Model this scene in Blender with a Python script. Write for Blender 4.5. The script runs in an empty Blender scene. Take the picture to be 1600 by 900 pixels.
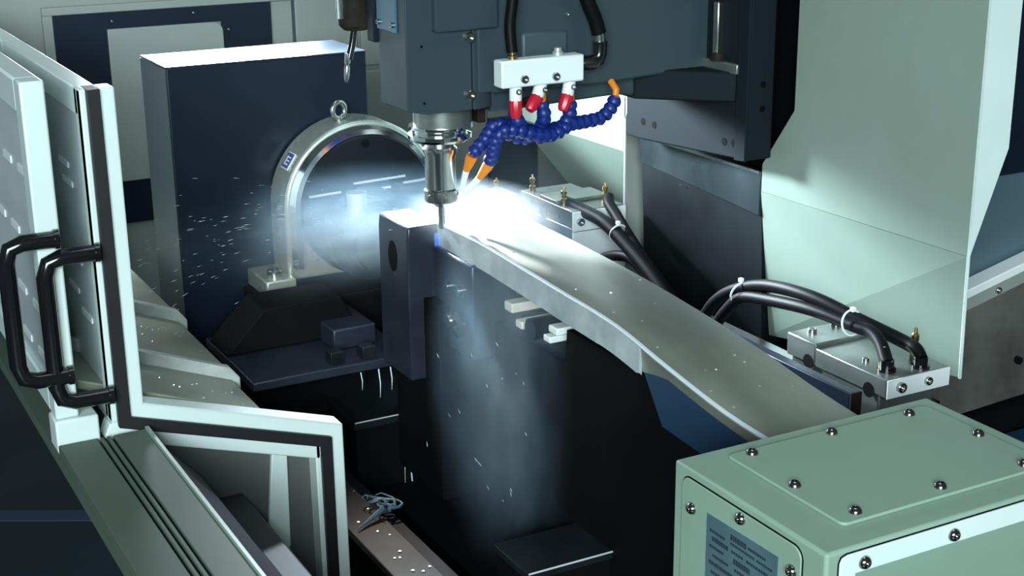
import bpy, bmesh, math, random
from mathutils import Vector, Matrix, Quaternion
random.seed(7)
S = bpy.context.scene
COL = S.collection

# ------------------------------------------------------------------ camera
cd = bpy.data.cameras.new('camera'); cam = bpy.data.objects.new('camera', cd); COL.objects.link(cam)
yaw, pit, rol = math.radians(28.2835), math.radians(17.5632), math.radians(-0.6066)
f = Vector((math.sin(yaw)*math.cos(pit), math.cos(yaw)*math.cos(pit), -math.sin(pit)))
r = Vector((math.cos(yaw), -math.sin(yaw), 0)); u = r.cross(f)
R = r*math.cos(rol)+u*math.sin(rol); U = u*math.cos(rol)-r*math.sin(rol)
m = Matrix((R, U, -f)).transposed().to_4x4(); m.translation = Vector((-0.9598, -2.0155, 1.7274))
cam.matrix_world = m
cd.sensor_width = 36; cd.lens = 2277.7/1600*36; cd.clip_start = 0.05
S.camera = cam

# ------------------------------------------------------------------ light and exposure
S.view_settings.view_transform = 'Standard'; S.view_settings.look = 'None'
S.view_settings.gamma = 1; S.view_settings.use_curve_mapping = False
S.view_settings.exposure = 0.0
S.cycles.use_denoising = True
S.cycles.max_bounces = 6
S.cycles.sample_clamp_indirect = 6
S.cycles.volume_step_rate = 2.0
S.cycles.volume_max_steps = 128
w = bpy.data.worlds.new('workshop air'); S.world = w; w.use_nodes = True
bg = w.node_tree.nodes['Background']; bg.inputs[0].default_value = (0.62, 0.82, 0.90, 1); bg.inputs[1].default_value = 0.10

def area(name, loc, target, sx, sy, power, color):
    l = bpy.data.lights.new(name, 'AREA'); l.shape = 'RECTANGLE'; l.size = sx; l.size_y = sy
    l.energy = power; l.color = color
    o = bpy.data.objects.new(name, l); COL.objects.link(o); o.location = loc
    o.rotation_euler = (Vector(target)-Vector(loc)).to_track_quat('-Z', 'Y').to_euler(); return o
def spot(name, loc, target, angle, blend, power, color, radius=0.03):
    l = bpy.data.lights.new(name, 'SPOT'); l.spot_size = math.radians(angle); l.spot_blend = blend
    l.energy = power; l.color = color; l.shadow_soft_size = radius
    o = bpy.data.objects.new(name, l); COL.objects.link(o); o.location = loc
    o.rotation_euler = (Vector(target)-Vector(loc)).to_track_quat('-Z', 'Y').to_euler(); return o
area('window_light', (-2.6, -4.4, 2.5), (0, -0.2, 1.1), 2.4, 1.3, 355, (0.80, 0.97, 1.0))
area('ceiling_light', (0.3, -0.4, 4.2), (0.0, -0.2, 1.0), 2.0, 1.2, 16, (0.85, 0.97, 1.0))
area('machine_light_bar', (-0.02, 1.16, 1.475), (-0.02, 0.0, 1.38), 0.50, 0.13, 20, (0.82, 0.92, 1.0))
spot('work_lamp', (0.10, 0.95, 1.75), (0.06, -0.04, 1.12), 44, 1.0, 420, (0.78, 0.90, 1.0), 0.04)

spot('side_work_lamp', (-0.25, 1.05, 1.57), (0.5, -0.05, 1.08), 42, 0.5, 430, (0.74, 0.90, 1.0), 0.11)

# ------------------------------------------------------------------ materials
def mat(name, col, rough=0.5, metal=0.0, spec=0.5, var=0.0, scale=8.0, bump=0.0, bscale=60.0, coat=0.0, rvar=0.0, stretch=(1,1,1), col2=None):
    m = bpy.data.materials.new(name); m.use_nodes = True
    nt = m.node_tree; b = nt.nodes['Principled BSDF']
    b.inputs['Base Color'].default_value = (*col, 1); b.inputs['Roughness'].default_value = rough
    b.inputs['Metallic'].default_value = metal; b.inputs['Specular IOR Level'].default_value = spec
    b.inputs['Coat Weight'].default_value = coat
    if var or rvar or bump or col2:
        tc = nt.nodes.new('ShaderNodeTexCoord'); mp = nt.nodes.new('ShaderNodeMapping')
        mp.inputs['Scale'].default_value = stretch
        nt.links.new(tc.outputs['Object'], mp.inputs[0])
        n = nt.nodes.new('ShaderNodeTexNoise'); n.inputs['Scale'].default_value = scale
        n.inputs['Detail'].default_value = 6; n.inputs['Roughness'].default_value = 0.6
        nt.links.new(mp.outputs[0], n.inputs['Vector'])
        if var or col2:
            rp = nt.nodes.new('ShaderNodeValToRGB'); rp.color_ramp.elements[0].position = .35; rp.color_ramp.elements[1].position = .68
            c2 = col2 if col2 else tuple(min(1, c*(1+var)) for c in col)
            c1 = col if col2 else tuple(c*(1-var) for c in col)
            rp.color_ramp.elements[0].color = (*c1, 1); rp.color_ramp.elements[1].color = (*c2, 1)
            nt.links.new(n.outputs['Fac'], rp.inputs[0]); nt.links.new(rp.outputs[0], b.inputs['Base Color'])
        if rvar:
            mr = nt.nodes.new('ShaderNodeMapRange'); mr.inputs[3].default_value = max(.03, rough-rvar); mr.inputs[4].default_value = rough+rvar
            nt.links.new(n.outputs['Fac'], mr.inputs[0]); nt.links.new(mr.outputs[0], b.inputs['Roughness'])
        if bump:
            n2 = nt.nodes.new('ShaderNodeTexNoise'); n2.inputs['Scale'].default_value = bscale; n2.inputs['Detail'].default_value = 4
            nt.links.new(mp.outputs[0], n2.inputs['Vector'])
            bp = nt.nodes.new('ShaderNodeBump'); bp.inputs['Strength'].default_value = bump; bp.inputs['Distance'].default_value = 0.002
            nt.links.new(n2.outputs['Fac'], bp.inputs['Height']); nt.links.new(bp.outputs[0], b.inputs['Normal'])
    return m
M = {}
M['white'] = mat('white enamel paint', (0.66, 0.76, 0.73), 0.32, var=.04, scale=5)
M['celadon'] = mat('pale green enamel paint', (0.25, 0.355, 0.28), 0.45, spec=.35, var=.04, scale=6)
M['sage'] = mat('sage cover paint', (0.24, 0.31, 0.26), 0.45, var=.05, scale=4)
M['wall'] = mat('grey panel paint', (0.27, 0.295, 0.275), 0.5, var=.06, scale=3)
M['cover'] = mat('stained grey green steel', (0.24, 0.255, 0.205), 0.42, metal=.2, var=.18, scale=9, rvar=.1)
M['head'] = mat('slate blue machine paint', (0.031, 0.050, 0.060), 0.42, var=.08, scale=4)
M['headblue'] = mat('blue anodised plate', (0.09, 0.16, 0.22), 0.3, metal=.3)
M['navy'] = mat('dark navy casting paint', (0.006, 0.012, 0.024), 0.42, spec=.25, var=.2, scale=5)
M['dark'] = mat('oily dark cast iron', (0.008, 0.011, 0.014), 0.42, metal=0, spec=.35, var=.4, scale=10, rvar=.12)
M['black'] = mat('black sump steel', (0.0025, 0.0032, 0.0045), 0.7, spec=.12, var=.3, scale=8)
M['rubber'] = mat('black rubber', (0.008, 0.007, 0.010), 0.55)
M['gloss_black'] = mat('glossy black plastic', (0.006, 0.006, 0.008), 0.16, coat=.3)
M['hose_black'] = mat('black rubber hose', (0.003, 0.0035, 0.005), 0.5, spec=.12)
M['steel'] = mat('ground steel', (0.55, 0.58, 0.58), 0.24, metal=1, rvar=.08, scale=30)
M['chrome'] = mat('polished chrome', (0.80, 0.83, 0.82), 0.12, metal=1, rvar=.05, scale=12)
M['arch'] = mat('polished pale casting', (0.62, 0.66, 0.60), 0.28, metal=.65, rvar=.12, scale=10, var=.1)
M['zinc'] = mat('zinc bolt', (0.42, 0.43, 0.42), 0.25, metal=1)
M['screw'] = mat('dark nickel screw', (0.30, 0.29, 0.28), 0.16, metal=1)
M['socket'] = mat('screw socket', (0.004, 0.004, 0.004), 0.7, spec=.05)
M['brass'] = mat('weathered brass', (0.42, 0.30, 0.14), 0.32, metal=1, var=.2, scale=60)
M['alu'] = mat('milled aluminium', (0.62, 0.66, 0.66), 0.38, metal=.7, var=.08, scale=20)
M['carriage'] = mat('satin nickel steel', (0.26, 0.29, 0.27), 0.33, metal=.75, var=.1, scale=16, rvar=.08)
M['blade'] = mat('wet forged steel', (0.29, 0.31, 0.265), 0.38, metal=.45, var=.22, scale=7, rvar=.12, bump=.15, bscale=35, stretch=(1, .35, 1))
M['bladeside'] = mat('milled blade edge', (0.62, 0.68, 0.69), 0.36, metal=.5, var=.2, scale=14, rvar=.1)
M['fixture'] = mat('dark steel fixture', (0.040, 0.048, 0.070), 0.30, metal=.5, var=.2, scale=12, rvar=.08)
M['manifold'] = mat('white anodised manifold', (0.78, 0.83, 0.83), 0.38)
M['red'] = mat('red valve plastic', (0.50, 0.008, 0.03), 0.32)
M['orange'] = mat('orange nozzle plastic', (0.75, 0.22, 0.015), 0.38)
M['blue'] = mat('blue hose plastic', (0.004, 0.018, 0.17), 0.42)
M['tip'] = mat('white nozzle tip', (0.80, 0.85, 0.85), 0.3)
M['cablewhite'] = mat('white nylon tie', (0.75, 0.78, 0.78), 0.4)
M['plate'] = mat('blue grey nameplate', (0.13, 0.22, 0.26), 0.34, metal=.4, var=.12, scale=20)
M['ink'] = mat('dark print', (0.02, 0.04, 0.055), 0.5)
M['badge'] = mat('violet blue badge', (0.10, 0.09, 0.33), 0.3)
M['wayplate'] = mat('bright way plate', (0.05, 0.07, 0.078), 0.30, metal=.6, var=.35, scale=5, rvar=.14, stretch=(1, 1, .6))
M['bgpanel'] = mat('blue grey panel', (0.075, 0.125, 0.16), 0.45, var=.06, scale=3)
M['waygrey'] = mat('stained way cover', (0.13, 0.125, 0.11), 0.4, metal=.3, var=.4, scale=6, rvar=.12)
M['brown'] = mat('rusty brown steel', (0.018, 0.014, 0.011), 0.65, spec=.15, var=.4, scale=25)
M['topgloss'] = mat('wet glossy top', (0.03, 0.045, 0.07), 0.28, coat=1.0)
M['darkplate'] = mat('darker way plate', (0.007, 0.010, 0.012), 0.55, spec=.12, metal=0, var=.35, scale=7, rvar=.1)  # lower way plate, coloured darker than the upper one
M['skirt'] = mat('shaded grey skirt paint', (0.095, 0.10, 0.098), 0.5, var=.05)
M['slide'] = mat('slate paint with shade', (0.009, 0.014, 0.017), 0.65, spec=.08)  # same paint as the head, darkened to stand for shade
M['blueglint'] = mat('painted blue reflection', (0.05, 0.14, 0.55), 0.35)
M['headpad'] = mat('faded slate paint', (0.042, 0.066, 0.080), 0.5)
M['boxside'] = mat('slate side cover', (0.045, 0.062, 0.075), 0.45)
M['lip'] = mat('lit cover lip', (0.42, 0.45, 0.42), 0.4, var=.15, scale=30)  # lip paler than the plates, its lit front put into the colour
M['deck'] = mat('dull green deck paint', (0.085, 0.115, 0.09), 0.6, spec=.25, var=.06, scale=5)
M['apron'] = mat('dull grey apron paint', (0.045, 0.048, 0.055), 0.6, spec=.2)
M['pane'] = mat('hazy polycarbonate', (0.60, 0.68, 0.69), 0.2, var=.25, scale=3, stretch=(1, .3, 1))
M['edge'] = mat('bright edge highlight', (0.80, 0.85, 0.88), 0.3, metal=.35)  # pale colour that paints highlights along edges
M['webblue'] = mat('blue lit web', (0.012, 0.040, 0.085), 0.35)
M['deepblue'] = mat('deep blue tray', (0.008, 0.035, 0.085), 0.4)
M['faceplate'] = mat('black oxide face', (0.006, 0.008, 0.012), 0.4, spec=.3)
M['floor'] = mat('dark epoxy floor', (0.010, 0.022, 0.028), 0.35, var=.3, scale=2)
M['floorline'] = mat('worn blue floor line', (0.03, 0.055, 0.10), 0.4)
M['bluecloth'] = mat('blue film', (0.05, 0.10, 0.14), 0.5)
M['water'] = mat('coolant droplets', (0.80, 0.90, 0.95), 0.08, spec=.8)
M['wire'] = mat('braided metal hose', (0.35, 0.33, 0.29), 0.35, metal=.9)
g = bpy.data.materials.new('door glass'); g.use_nodes = True
b = g.node_tree.nodes['Principled BSDF']; b.inputs['Base Color'].default_value = (0.80, 0.90, 0.90, 1)
b.inputs['Roughness'].default_value = 0.06; b.inputs['Transmission Weight'].default_value = 0.85; b.inputs['IOR'].default_value = 1.45
M['glass'] = g

# ------------------------------------------------------------------ mesh helpers
def frame_from(axis):
    z = Vector(axis).normalized(); q = z.to_track_quat('Z', 'Y'); return q.to_matrix()
class MB:
    def __init__(s): s.bm = bmesh.new()
    def box(s, x0, x1, y0, y1, z0, z1, rot=None, piv=None):
        v = [s.bm.verts.new(p) for p in ((x0,y0,z0),(x1,y0,z0),(x1,y1,z0),(x0,y1,z0),(x0,y0,z1),(x1,y0,z1),(x1,y1,z1),(x0,y1,z1))]
        for q in ((0,3,2,1),(4,5,6,7),(0,1,5,4),(1,2,6,5),(2,3,7,6),(3,0,4,7)): s.bm.faces.new([v[i] for i in q])
        if rot is not None:
            bmesh.ops.rotate(s.bm, cent=piv or Vector(((x0+x1)/2,(y0+y1)/2,(z0+z1)/2)), matrix=rot, verts=v)
        return s
    def prism(s, poly, axis, a, b):
        """poly = 2D points; axis 'x': (y,z), 'y': (x,z), 'z': (x,y); extruded from a to b"""
        def P(p, t): return {'x': (t,p[0],p[1]), 'y': (p[0],t,p[1]), 'z': (p[0],p[1],t)}[axis]
        A = [s.bm.verts.new(P(p,a)) for p in poly]; B = [s.bm.verts.new(P(p,b)) for p in poly]
        s.bm.faces.new(A); s.bm.faces.new(B[::-1]); n = len(poly)
        for i in range(n): s.bm.faces.new((A[i], B[i], B[(i+1)%n], A[(i+1)%n]))
        return s
    def cyl(s, p0, p1, r0, r1=None, n=24):
        return s.lathe([(0,0),(r0,0),(r1 if r1 is not None else r0,(Vector(p1)-Vector(p0)).length),(0,(Vector(p1)-Vector(p0)).length)], p0, Vector(p1)-Vector(p0), n)
    def lathe(s, prof, org, axis=(0,0,1), n=32):
        Mx = frame_from(axis); o = Vector(org); rings = []
        for rr, h in prof:
            if rr < 1e-7: rings.append([s.bm.verts.new(o+Mx@Vector((0,0,h)))])
            else: rings.append([s.bm.verts.new(o+Mx@Vector((rr*math.cos(2*math.pi*k/n), rr*math.sin(2*math.pi*k/n), h))) for k in range(n)])
        for a, b in zip(rings, rings[1:]):
            for k in range(n):
                j = (k+1) % n
                if len(a) == 1 and len(b) == 1: continue
                if len(a) == 1: s.bm.faces.new((a[0], b[k], b[j]))
                elif len(b) == 1: s.bm.faces.new((a[k], b[0], a[j]))
                else: s.bm.faces.new((a[k], b[k], b[j], a[j]))
        return s
    def tube(s, path, rad, n=12, smooth=0):
        pts = [Vector(p) for p in path]
        if smooth: pts = spline(pts, smooth)
        rr = rad if isinstance(rad, (list, tuple)) else [rad]*len(pts)
        if len(rr) != len(pts): rr = [rr[0]+(rr[-1]-rr[0])*i/(len(pts)-1) for i in range(len(pts))]
        up = None; rings = []
        for i, p in enumerate(pts):
            t = (pts[min(i+1, len(pts)-1)]-pts[max(i-1, 0)]).normalized()
            if up is None: up = t.orthogonal().normalized()
            up = (up-t*up.dot(t)).normalized(); v = t.cross(up)
            rings.append([s.bm.verts.new(p+(up*math.cos(2*math.pi*k/n)+v*math.sin(2*math.pi*k/n))*rr[i]) for k in range(n)])
        for a, b in zip(rings, rings[1:]):
            for k in range(n): s.bm.faces.new((a[k], a[(k+1)%n], b[(k+1)%n], b[k]))
        s.bm.faces.new(rings[0][::-1]); s.bm.faces.new(rings[-1])
        return s
    def torus(s, c, axis, R0, r0, n=28, k=12):
        Mx = frame_from(axis); c = Vector(c); rings = []
        for i in range(n):
            a = 2*math.pi*i/n; rings.append([s.bm.verts.new(c+Mx@Vector(((R0+r0*math.cos(2*math.pi*j/k))*math.cos(a), (R0+r0*math.cos(2*math.pi*j/k))*math.sin(a), r0*math.sin(2*math.pi*j/k)))) for j in range(k)])
        for i in range(n):
            a, b = rings[i], rings[(i+1)%n]
            for j in range(k): s.bm.faces.new((a[j], b[j], b[(j+1)%k], a[(j+1)%k]))
        return s
    def build(s, name, m, parent=None, bevel=0.0, seg=2, smooth=True, kind=None):
        bmesh.ops.recalc_face_normals(s.bm, faces=s.bm.faces)
        off = base_of(parent) if parent else Vector((0,0,0))
        if off.length: bmesh.ops.translate(s.bm, vec=-off, verts=s.bm.verts)
        me = bpy.data.meshes.new(name); s.bm.to_mesh(me); s.bm.free()
        me.materials.append(M[m] if isinstance(m, str) else m)
        if smooth:
            me.shade_smooth(); me.set_sharp_from_angle(angle=math.radians(32))
        o = bpy.data.objects.new(name, me); COL.objects.link(o)
        if parent: o.parent = parent
        if bevel:
            bv = o.modifiers.new('bevel', 'BEVEL'); bv.width = bevel; bv.segments = seg; bv.limit_method = 'ANGLE'; bv.angle_limit = math.radians(35)
            bv.harden_normals = False
        if kind: o['kind'] = kind
        return o
def base_of(o):
    v = Vector((0,0,0))
    while o is not None: v = v + Vector(o.location); o = o.parent
    return v
def spline(P, k):
    out = []; n = len(P)
    for i in range(n-1):
        p0, p1, p2, p3 = P[max(i-1,0)], P[i], P[i+1], P[min(i+2,n-1)]
        for j in range(k):
            t = j/k
            out.append(0.5*((2*p1)+(p2-p0)*t+(2*p0-5*p1+4*p2-p3)*t*t+(3*p1-p0-3*p2+p3)*t**3))
    out.append(P[-1]); return out
def thing(name, label, cat, loc=(0,0,0), group=None):
    o = bpy.data.objects.new(name, None); COL.objects.link(o); o.location = loc
    o.empty_display_size = .05
    o['label'] = label; o['category'] = cat
    if group: o['group'] = group
    return o
def tag(o, label, cat, group=None):
    o['label'] = label; o['category'] = cat
    if group: o['group'] = group
    return o
def struct(o): o['kind'] = 'structure'; return o
def rrect(x0, x1, y0, y1, rad, n=6):
    out = []
    for cx, cy, a0 in ((x1-rad,y1-rad,0),(x0+rad,y1-rad,90),(x0+rad,y0+rad,180),(x1-rad,y0+rad,270)):
        for k in range(n+1):
            a = math.radians(a0+90*k/n); out.append((cx+rad*math.cos(a), cy+rad*math.sin(a)))
    return out
# shared meshes for repeated screws
def mk_mesh(mb, name, m):
    bmesh.ops.recalc_face_normals(mb.bm, faces=mb.bm.faces)
    me = bpy.data.meshes.new(name); mb.bm.to_mesh(me); mb.bm.free(); me.materials.append(M[m]); me.shade_smooth(); me.set_sharp_from_angle(angle=math.radians(35)); return me
b_ = MB(); b_.lathe([(0,.45),(.42,.45),(.46,.80),(.62,.74),(.86,.48),(1.0,.12),(1.0,0),(0,0)], (0,0,0), n=18)
ME_BUTTON = mk_mesh(b_, 'button_screw', 'screw')
b_ = MB(); b_.lathe([(0,.35),(.52,.35),(.55,.9),(.88,.9),(1.0,.75),(1.0,0),(0,0)], (0,0,0), n=18)
ME_CAP = mk_mesh(b_, 'cap_screw', 'zinc')
b_ = MB(); b_.lathe([(0,.1),(1.0,.1),(1.0,0),(0,0)], (0,0,0), n=16)
ME_HOLE = mk_mesh(b_, 'hole', 'socket')
def piece(name, me, parent, pos, normal, size):
    o = bpy.data.objects.new(name, me); COL.objects.link(o); o.parent = parent
    o.location = Vector(pos)-base_of(parent); o.scale = (size,)*3
    o.rotation_mode = 'QUATERNION'; o.rotation_quaternion = Vector(normal).to_track_quat('Z', 'Y')
    return o
def screw(parent, pos, normal, size=.007, me=None, name='screw'): return piece(name, me or ME_BUTTON, parent, pos, normal, size)

# ------------------------------------------------------------------ setting
struct(MB().box(-6, 6, -6, 6, -0.06, 0).build('floor', 'floor', smooth=False))
a0, a1 = Vector((-1.6, 2.33, 0)), Vector((0.9, 0.93, 0)); d_ = (a1-a0).normalized(); n_ = Vector((-d_.y, d_.x, 0))*.03
mb = MB(); mb.prism([(a0+n_)[:2], (a1+n_)[:2], (a1-n_)[:2], (a0-n_)[:2]], 'z', 0.0, 0.003)
struct(mb.build('trim_1', 'floorline', smooth=False))
wb = struct(MB().box(-0.75, 1.6, 1.2, 1.24, 0.62, 2.2).build('wall_back', 'wall', smooth=False))
def wpart(mb, name, m, bevel=0): return mb.build(name, m, wb, bevel=bevel)
wpart(MB().box(-0.355, 0.26, 1.188, 1.2, 1.355, 1.372), 'frame_rail', 'wall', .002)
wpart(MB().box(-0.355, -0.334, 1.188, 1.2, 0.70, 1.355), 'frame_rail', 'wall', .002)
mb = MB(); mb.box(-0.334, -0.222, 1.190, 1.2, 0.70, 1.355).box(-0.222, 0.035, 1.190, 1.2, 1.319, 1.355).box(0.035, 0.15, 1.190, 1.2, 0.70, 1.355)
mb.box(-0.222, 0.035, 1.190, 1.2, 0.885, 0.982)
wpart(mb, 'dark_surround', 'navy')
mb = MB(); mb.prism([(-0.222,.982),(0.035,.982)]+[(0.035-.022+.022*math.cos(math.radians(a)), 1.319-.022+.022*math.sin(math.radians(a))) for a in range(0,91,15)]+[(-0.222,1.319)], 'y', 1.196, 1.184)
wpart(mb, 'hatch_panel', 'wall', .002)
wpart(MB().box(0.203, 0.208, 1.192, 1.2, 0.62, 2.0), 'panel_seam', 'boxside')
wpart(MB().box(0.208, 0.36, 1.190, 1.2, 0.62, 2.0), 'door_panel', 'wall', .003)
wpart(MB().box(0.368, 0.70, 1.190, 1.2, 1.19, 2.0), 'door_panel', 'wall', .003)
wpart(MB().box(0.368, 0.70, 1.190, 1.2, 0.62, 1.178), 'door_panel', 'wall', .003)
for p in ((-.21,1.336),(-.03,1.342),(.048,1.30)): screw(wb, (p[0],1.189,p[1]), (0,-1,0), .004)
wpart(MB().box(0.705, 0.84, 1.186, 1.2, 0.62, 1.03), 'dark_recess', 'boxside')

# ------------------------------------------------------------------ sump and way covers
sump = thing('chip_sump', 'black steel chip sump under the machine table', 'sump', (0,0,0.3))
MB().box(-0.36, 0.53, -1.6, 0.75, 0.28, 0.30).build('sump_floor', 'black', sump)
MB().box(-0.37, -0.345, -0.075, 0.75, 0.30, 0.875).build('side_wall', 'black', sump)
mb = MB().box(-0.185, -0.165+.03, -0.62, 0.24, 0.30, 0.69); mb.build('gutter_wall', 'black', sump)
rail = MB().box(-0.225, -0.160, -0.62, 0.085, 0.688, 0.700); tag(rail.build('gutter_rail', 'brown', bevel=.002), 'rusty brown flat steel rail along the left of the sump', 'rail')
wc = thing('telescopic_way_cover', 'stepped grey green telescopic steel way cover beside the sliding door', 'way cover', (-0.42,0.2,0.9))
def slope_plate(y0, y1, drop):
    sl = -0.385; xr, zr = -0.325, 0.922-drop; xl = -0.60; zl = zr+(xl-xr)*sl
    return [(xl,zl),(xr-.012,zr+.004),(xr,zr-.012),(xr,0.62),(xr-.01,0.62),(xr-.012,zr-.014),(xl,zl-.014)]
for k, (y0, y1, dr) in enumerate(((0.37, 1.15, -0.004), (0.085, 0.42, 0.008), (-0.078, 0.13, 0.020))):
    pl = MB().prism(slope_plate(y0, y1, dr), 'y', y0, y1).build('cover_plate', 'cover', wc, bevel=.002)
    if k < 2:
        P = slope_plate(y0, y1, dr-.005)
        MB().prism([(P[0][0],P[0][1]+.003),(P[1][0],P[1][1]+.003),(P[2][0]+.003,P[2][1]),(P[2][0]+.003,P[2][1]-.02),(P[1][0]-.006,P[1][1]-.02),(P[0][0],P[0][1]-.018)], 'y', y0-.012, y0+.006).build('cover_lip', 'lip', pl, bevel=.002)

# ------------------------------------------------------------------ sliding doors
def strip(poly, w0, w1):
    """band between two offsets of an open polyline in (x,z); positive = right of travel"""
    n = len(poly); A = []; B = []
    for i in range(n):
        p = Vector(poly[i])
        d0 = (Vector(poly[i])-Vector(poly[i-1])).normalized() if i else None
        d1 = (Vector(poly[i+1])-p).normalized() if i < n-1 else None
        nn = []
        for d in (d0, d1):
            if d is not None: nn.append(Vector((-d.y, d.x)))
        if len(nn) == 2:
            mt = (nn[0]+nn[1]).normalized(); mt = mt/ max(.3, mt.dot(nn[0]))
        else: mt = nn[0]
        A.append(tuple(p+mt*w0)); B.append(tuple(p+mt*w1))
    return A+B[::-1]
prof = [(-0.550,1.412),(-0.550,0.951),(-0.2585,0.859),(-0.2565,0.40)]
d1 = thing('sliding_door', 'inner white sliding door with black rubber seal and cranked lower edge', 'door', (-0.56,-0.12,0.95))
mb = MB(); mb.prism(strip(prof, 0.0075, 0.029), 'y', -0.122, -0.085)
mb.build('end_flange', 'white', d1, bevel=.003)
mb = MB(); mb.prism(strip([(-.55,1.412),(-.55,.951)], -0.016, -0.0075), 'y', -0.120, -0.085); mb.prism(strip([(-.566,.958),(-.55,.951),(-.2585,.859)], -0.030, -0.0075), 'y', -0.120, -0.086); mb.prism(strip([prof[2],prof[3]], -0.016, -0.0075), 'y', -0.120, -0.085)
mb.build('end_frame', 'white', d1, bevel=.002)
MB().prism(strip(prof, -0.0085, 0.0085), 'y', -0.128, -0.09).build('rubber_seal', 'rubber', d1, bevel=.001)
mb = MB(); mb.box(-.566,-.5385,-.119,-.100,.945,1.4115).box(-.566,-.5385,.42,.95,.945,1.4115).box(-.566,-.5385,-.100,.42,1.375,1.4115).box(-.566,-.5385,-.100,.42,.945,.975)
mb.build('door_skin', 'white', d1, bevel=.002)
wp1 = MB().box(-.562,-.556,-.102,.422,.973,1.377).build('window_pane', 'pane', d1)
for y, z in ((.045,1.287),(.02,1.152),(-.01,1.075),(.03,1.262),(.06,1.10)): MB().box(-.5635,-.5615,y-.03,y+.03,z-.004,z+.004).build('pane_reflection', 'manifold', wp1)  # white bars painting the light reflected in the pane
mb = MB(); mb.prism(strip([(-.55,.951),(-.30,.8725)], -.012,-.008), 'y', -.088, .02); mb.build('sloping_panel', 'wall', d1)
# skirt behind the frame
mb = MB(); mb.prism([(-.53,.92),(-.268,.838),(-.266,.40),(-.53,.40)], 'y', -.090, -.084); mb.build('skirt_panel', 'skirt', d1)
mb = MB(); mb.prism([(-.334,.855),(-.311,.848),(-.314,.690),(-.323,.672),(-.338,.668),(-.351,.688)], 'y', -.099,-.090); br = mb.build('stiffener_strip', 'white', d1, bevel=.002)
piece('rivet', ME_CAP, br, (-.320,-.099,.684), (0,-1,0), .0055)
def handle(parent, x, y, z0, z1, out=.058, rr=.0112):
    p = [(x,y,z1),(x-out+.022,y,z1),(x-out+.006,y,z1-.006),(x-out,y,z1-.024),(x-out,y,z0+.024),(x-out+.006,y,z0+.006),(x-out+.022,y,z0),(x,y,z0)]
    h = MB().tube([Vector(q) for q in p], rr, 14).build('handle', 'gloss_black', parent)
    for z in (z0, z1): MB().cyl((x-.004,y,z),(x+.002,y,z),.0130,n=18).build('handle_foot', 'gloss_black', h)
    return h
handle(d1, -.566, -.1335, .998, 1.199, .070)
d2 = thing('sliding_door', 'outer white sliding door overlapping the first, nearest the left edge', 'door', (-0.62,-0.12,0.97))
mb = MB(); mb.box(-.640,-.609,-.124,-.085,.972,1.4285).box(-.640,-.609,.45,.9,.972,1.4285).box(-.640,-.609,-.085,.45,1.385,1.4285).box(-.640,-.609,-.085,.45,.972,1.01)
mb.build('door_frame', 'white', d2, bevel=.003)
wp2 = MB().box(-.634,-.628,-.087,.452,1.008,1.387).build('window_pane', 'pane', d2)
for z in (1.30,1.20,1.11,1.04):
    for y in (-.045,.06,.165,.27,.375): MB().box(-.6355,-.6335,y-.028,y+.028,z-.005,z+.005).build('pane_reflection', 'manifold', wp2)  # painted light streaks on the outer pane
handle(d2, -.616, -.1355, 1.037, 1.225, .066)
# base deck with the door guide grooves
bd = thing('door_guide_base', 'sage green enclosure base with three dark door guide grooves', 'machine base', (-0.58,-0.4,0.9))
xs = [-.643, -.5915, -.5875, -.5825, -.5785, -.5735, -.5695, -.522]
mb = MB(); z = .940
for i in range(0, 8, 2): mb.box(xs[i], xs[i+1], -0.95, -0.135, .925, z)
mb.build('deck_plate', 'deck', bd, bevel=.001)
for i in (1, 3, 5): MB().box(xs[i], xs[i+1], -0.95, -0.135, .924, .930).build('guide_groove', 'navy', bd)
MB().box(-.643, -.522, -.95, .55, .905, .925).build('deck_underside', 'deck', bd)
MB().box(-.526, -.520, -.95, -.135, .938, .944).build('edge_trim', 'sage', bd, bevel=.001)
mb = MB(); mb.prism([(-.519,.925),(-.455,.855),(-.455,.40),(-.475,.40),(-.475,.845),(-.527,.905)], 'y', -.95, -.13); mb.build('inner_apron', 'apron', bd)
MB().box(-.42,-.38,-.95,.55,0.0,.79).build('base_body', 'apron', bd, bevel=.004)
MB().box(-.643,-.585,-.130,-.085,.925,.972).build('door_stop', 'white', bd, bevel=.003)
MB().tube([(-.62,-.22,.60),(-.63,-.24,.45),(-.66,-.30,.2),(-.70,-.36,0.01)], .016, 14, smooth=6).build('conduit', 'wire')
tag(bpy.data.objects['conduit'], 'metal conduit hanging below the door guide base, bottom left', 'conduit')

# ------------------------------------------------------------------ machine table under the work
tb = thing('machine_table', 'dark oily cast iron machine table under the blade', 'table', (0.05,-0.2,0.3))
mb = MB(); mb.box(-.06, .36, -.78, .16, .30, .62); mb.build('table_body', 'black', tb)
MB().box(-.100, .090, .160, .40, .735, .750).build('step_plate', 'dark', tb, bevel=.002)
MB().box(-.095, .085, .166, .40, .30, .735).build('step_body', 'black', tb)
MB().box(-.098, .092, -.452, -.348, .738, .750).build('step_plate', 'dark', tb, bevel=.002)
MB().box(-.095, .088, -.446, -.352, .62, .738).build('step_body', 'black', tb)
MB().cyl((-.099,.160,.750),(.089,.160,.750),.0012,n=8).build('edge_highlight', 'edge', tb); MB().cyl((-.097,-.452,.750),(.091,-.452,.750),.0014,n=8).build('edge_highlight', 'edge', tb)  # bright lines painting the highlights on the step edges
mb = MB(); mb.prism([(-.80,.62),(-.80,1.0),(-.60,1.0),(-.56,1.043),(-.325,1.043),(-.32,.99),(-.105,.99),(-.104,.925),(-.022,.925),(-.022,.62)], 'x', .038, .056); mb.build('dark_filler', 'black', tb)  # black sheet added to keep the space under the blade dark
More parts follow.
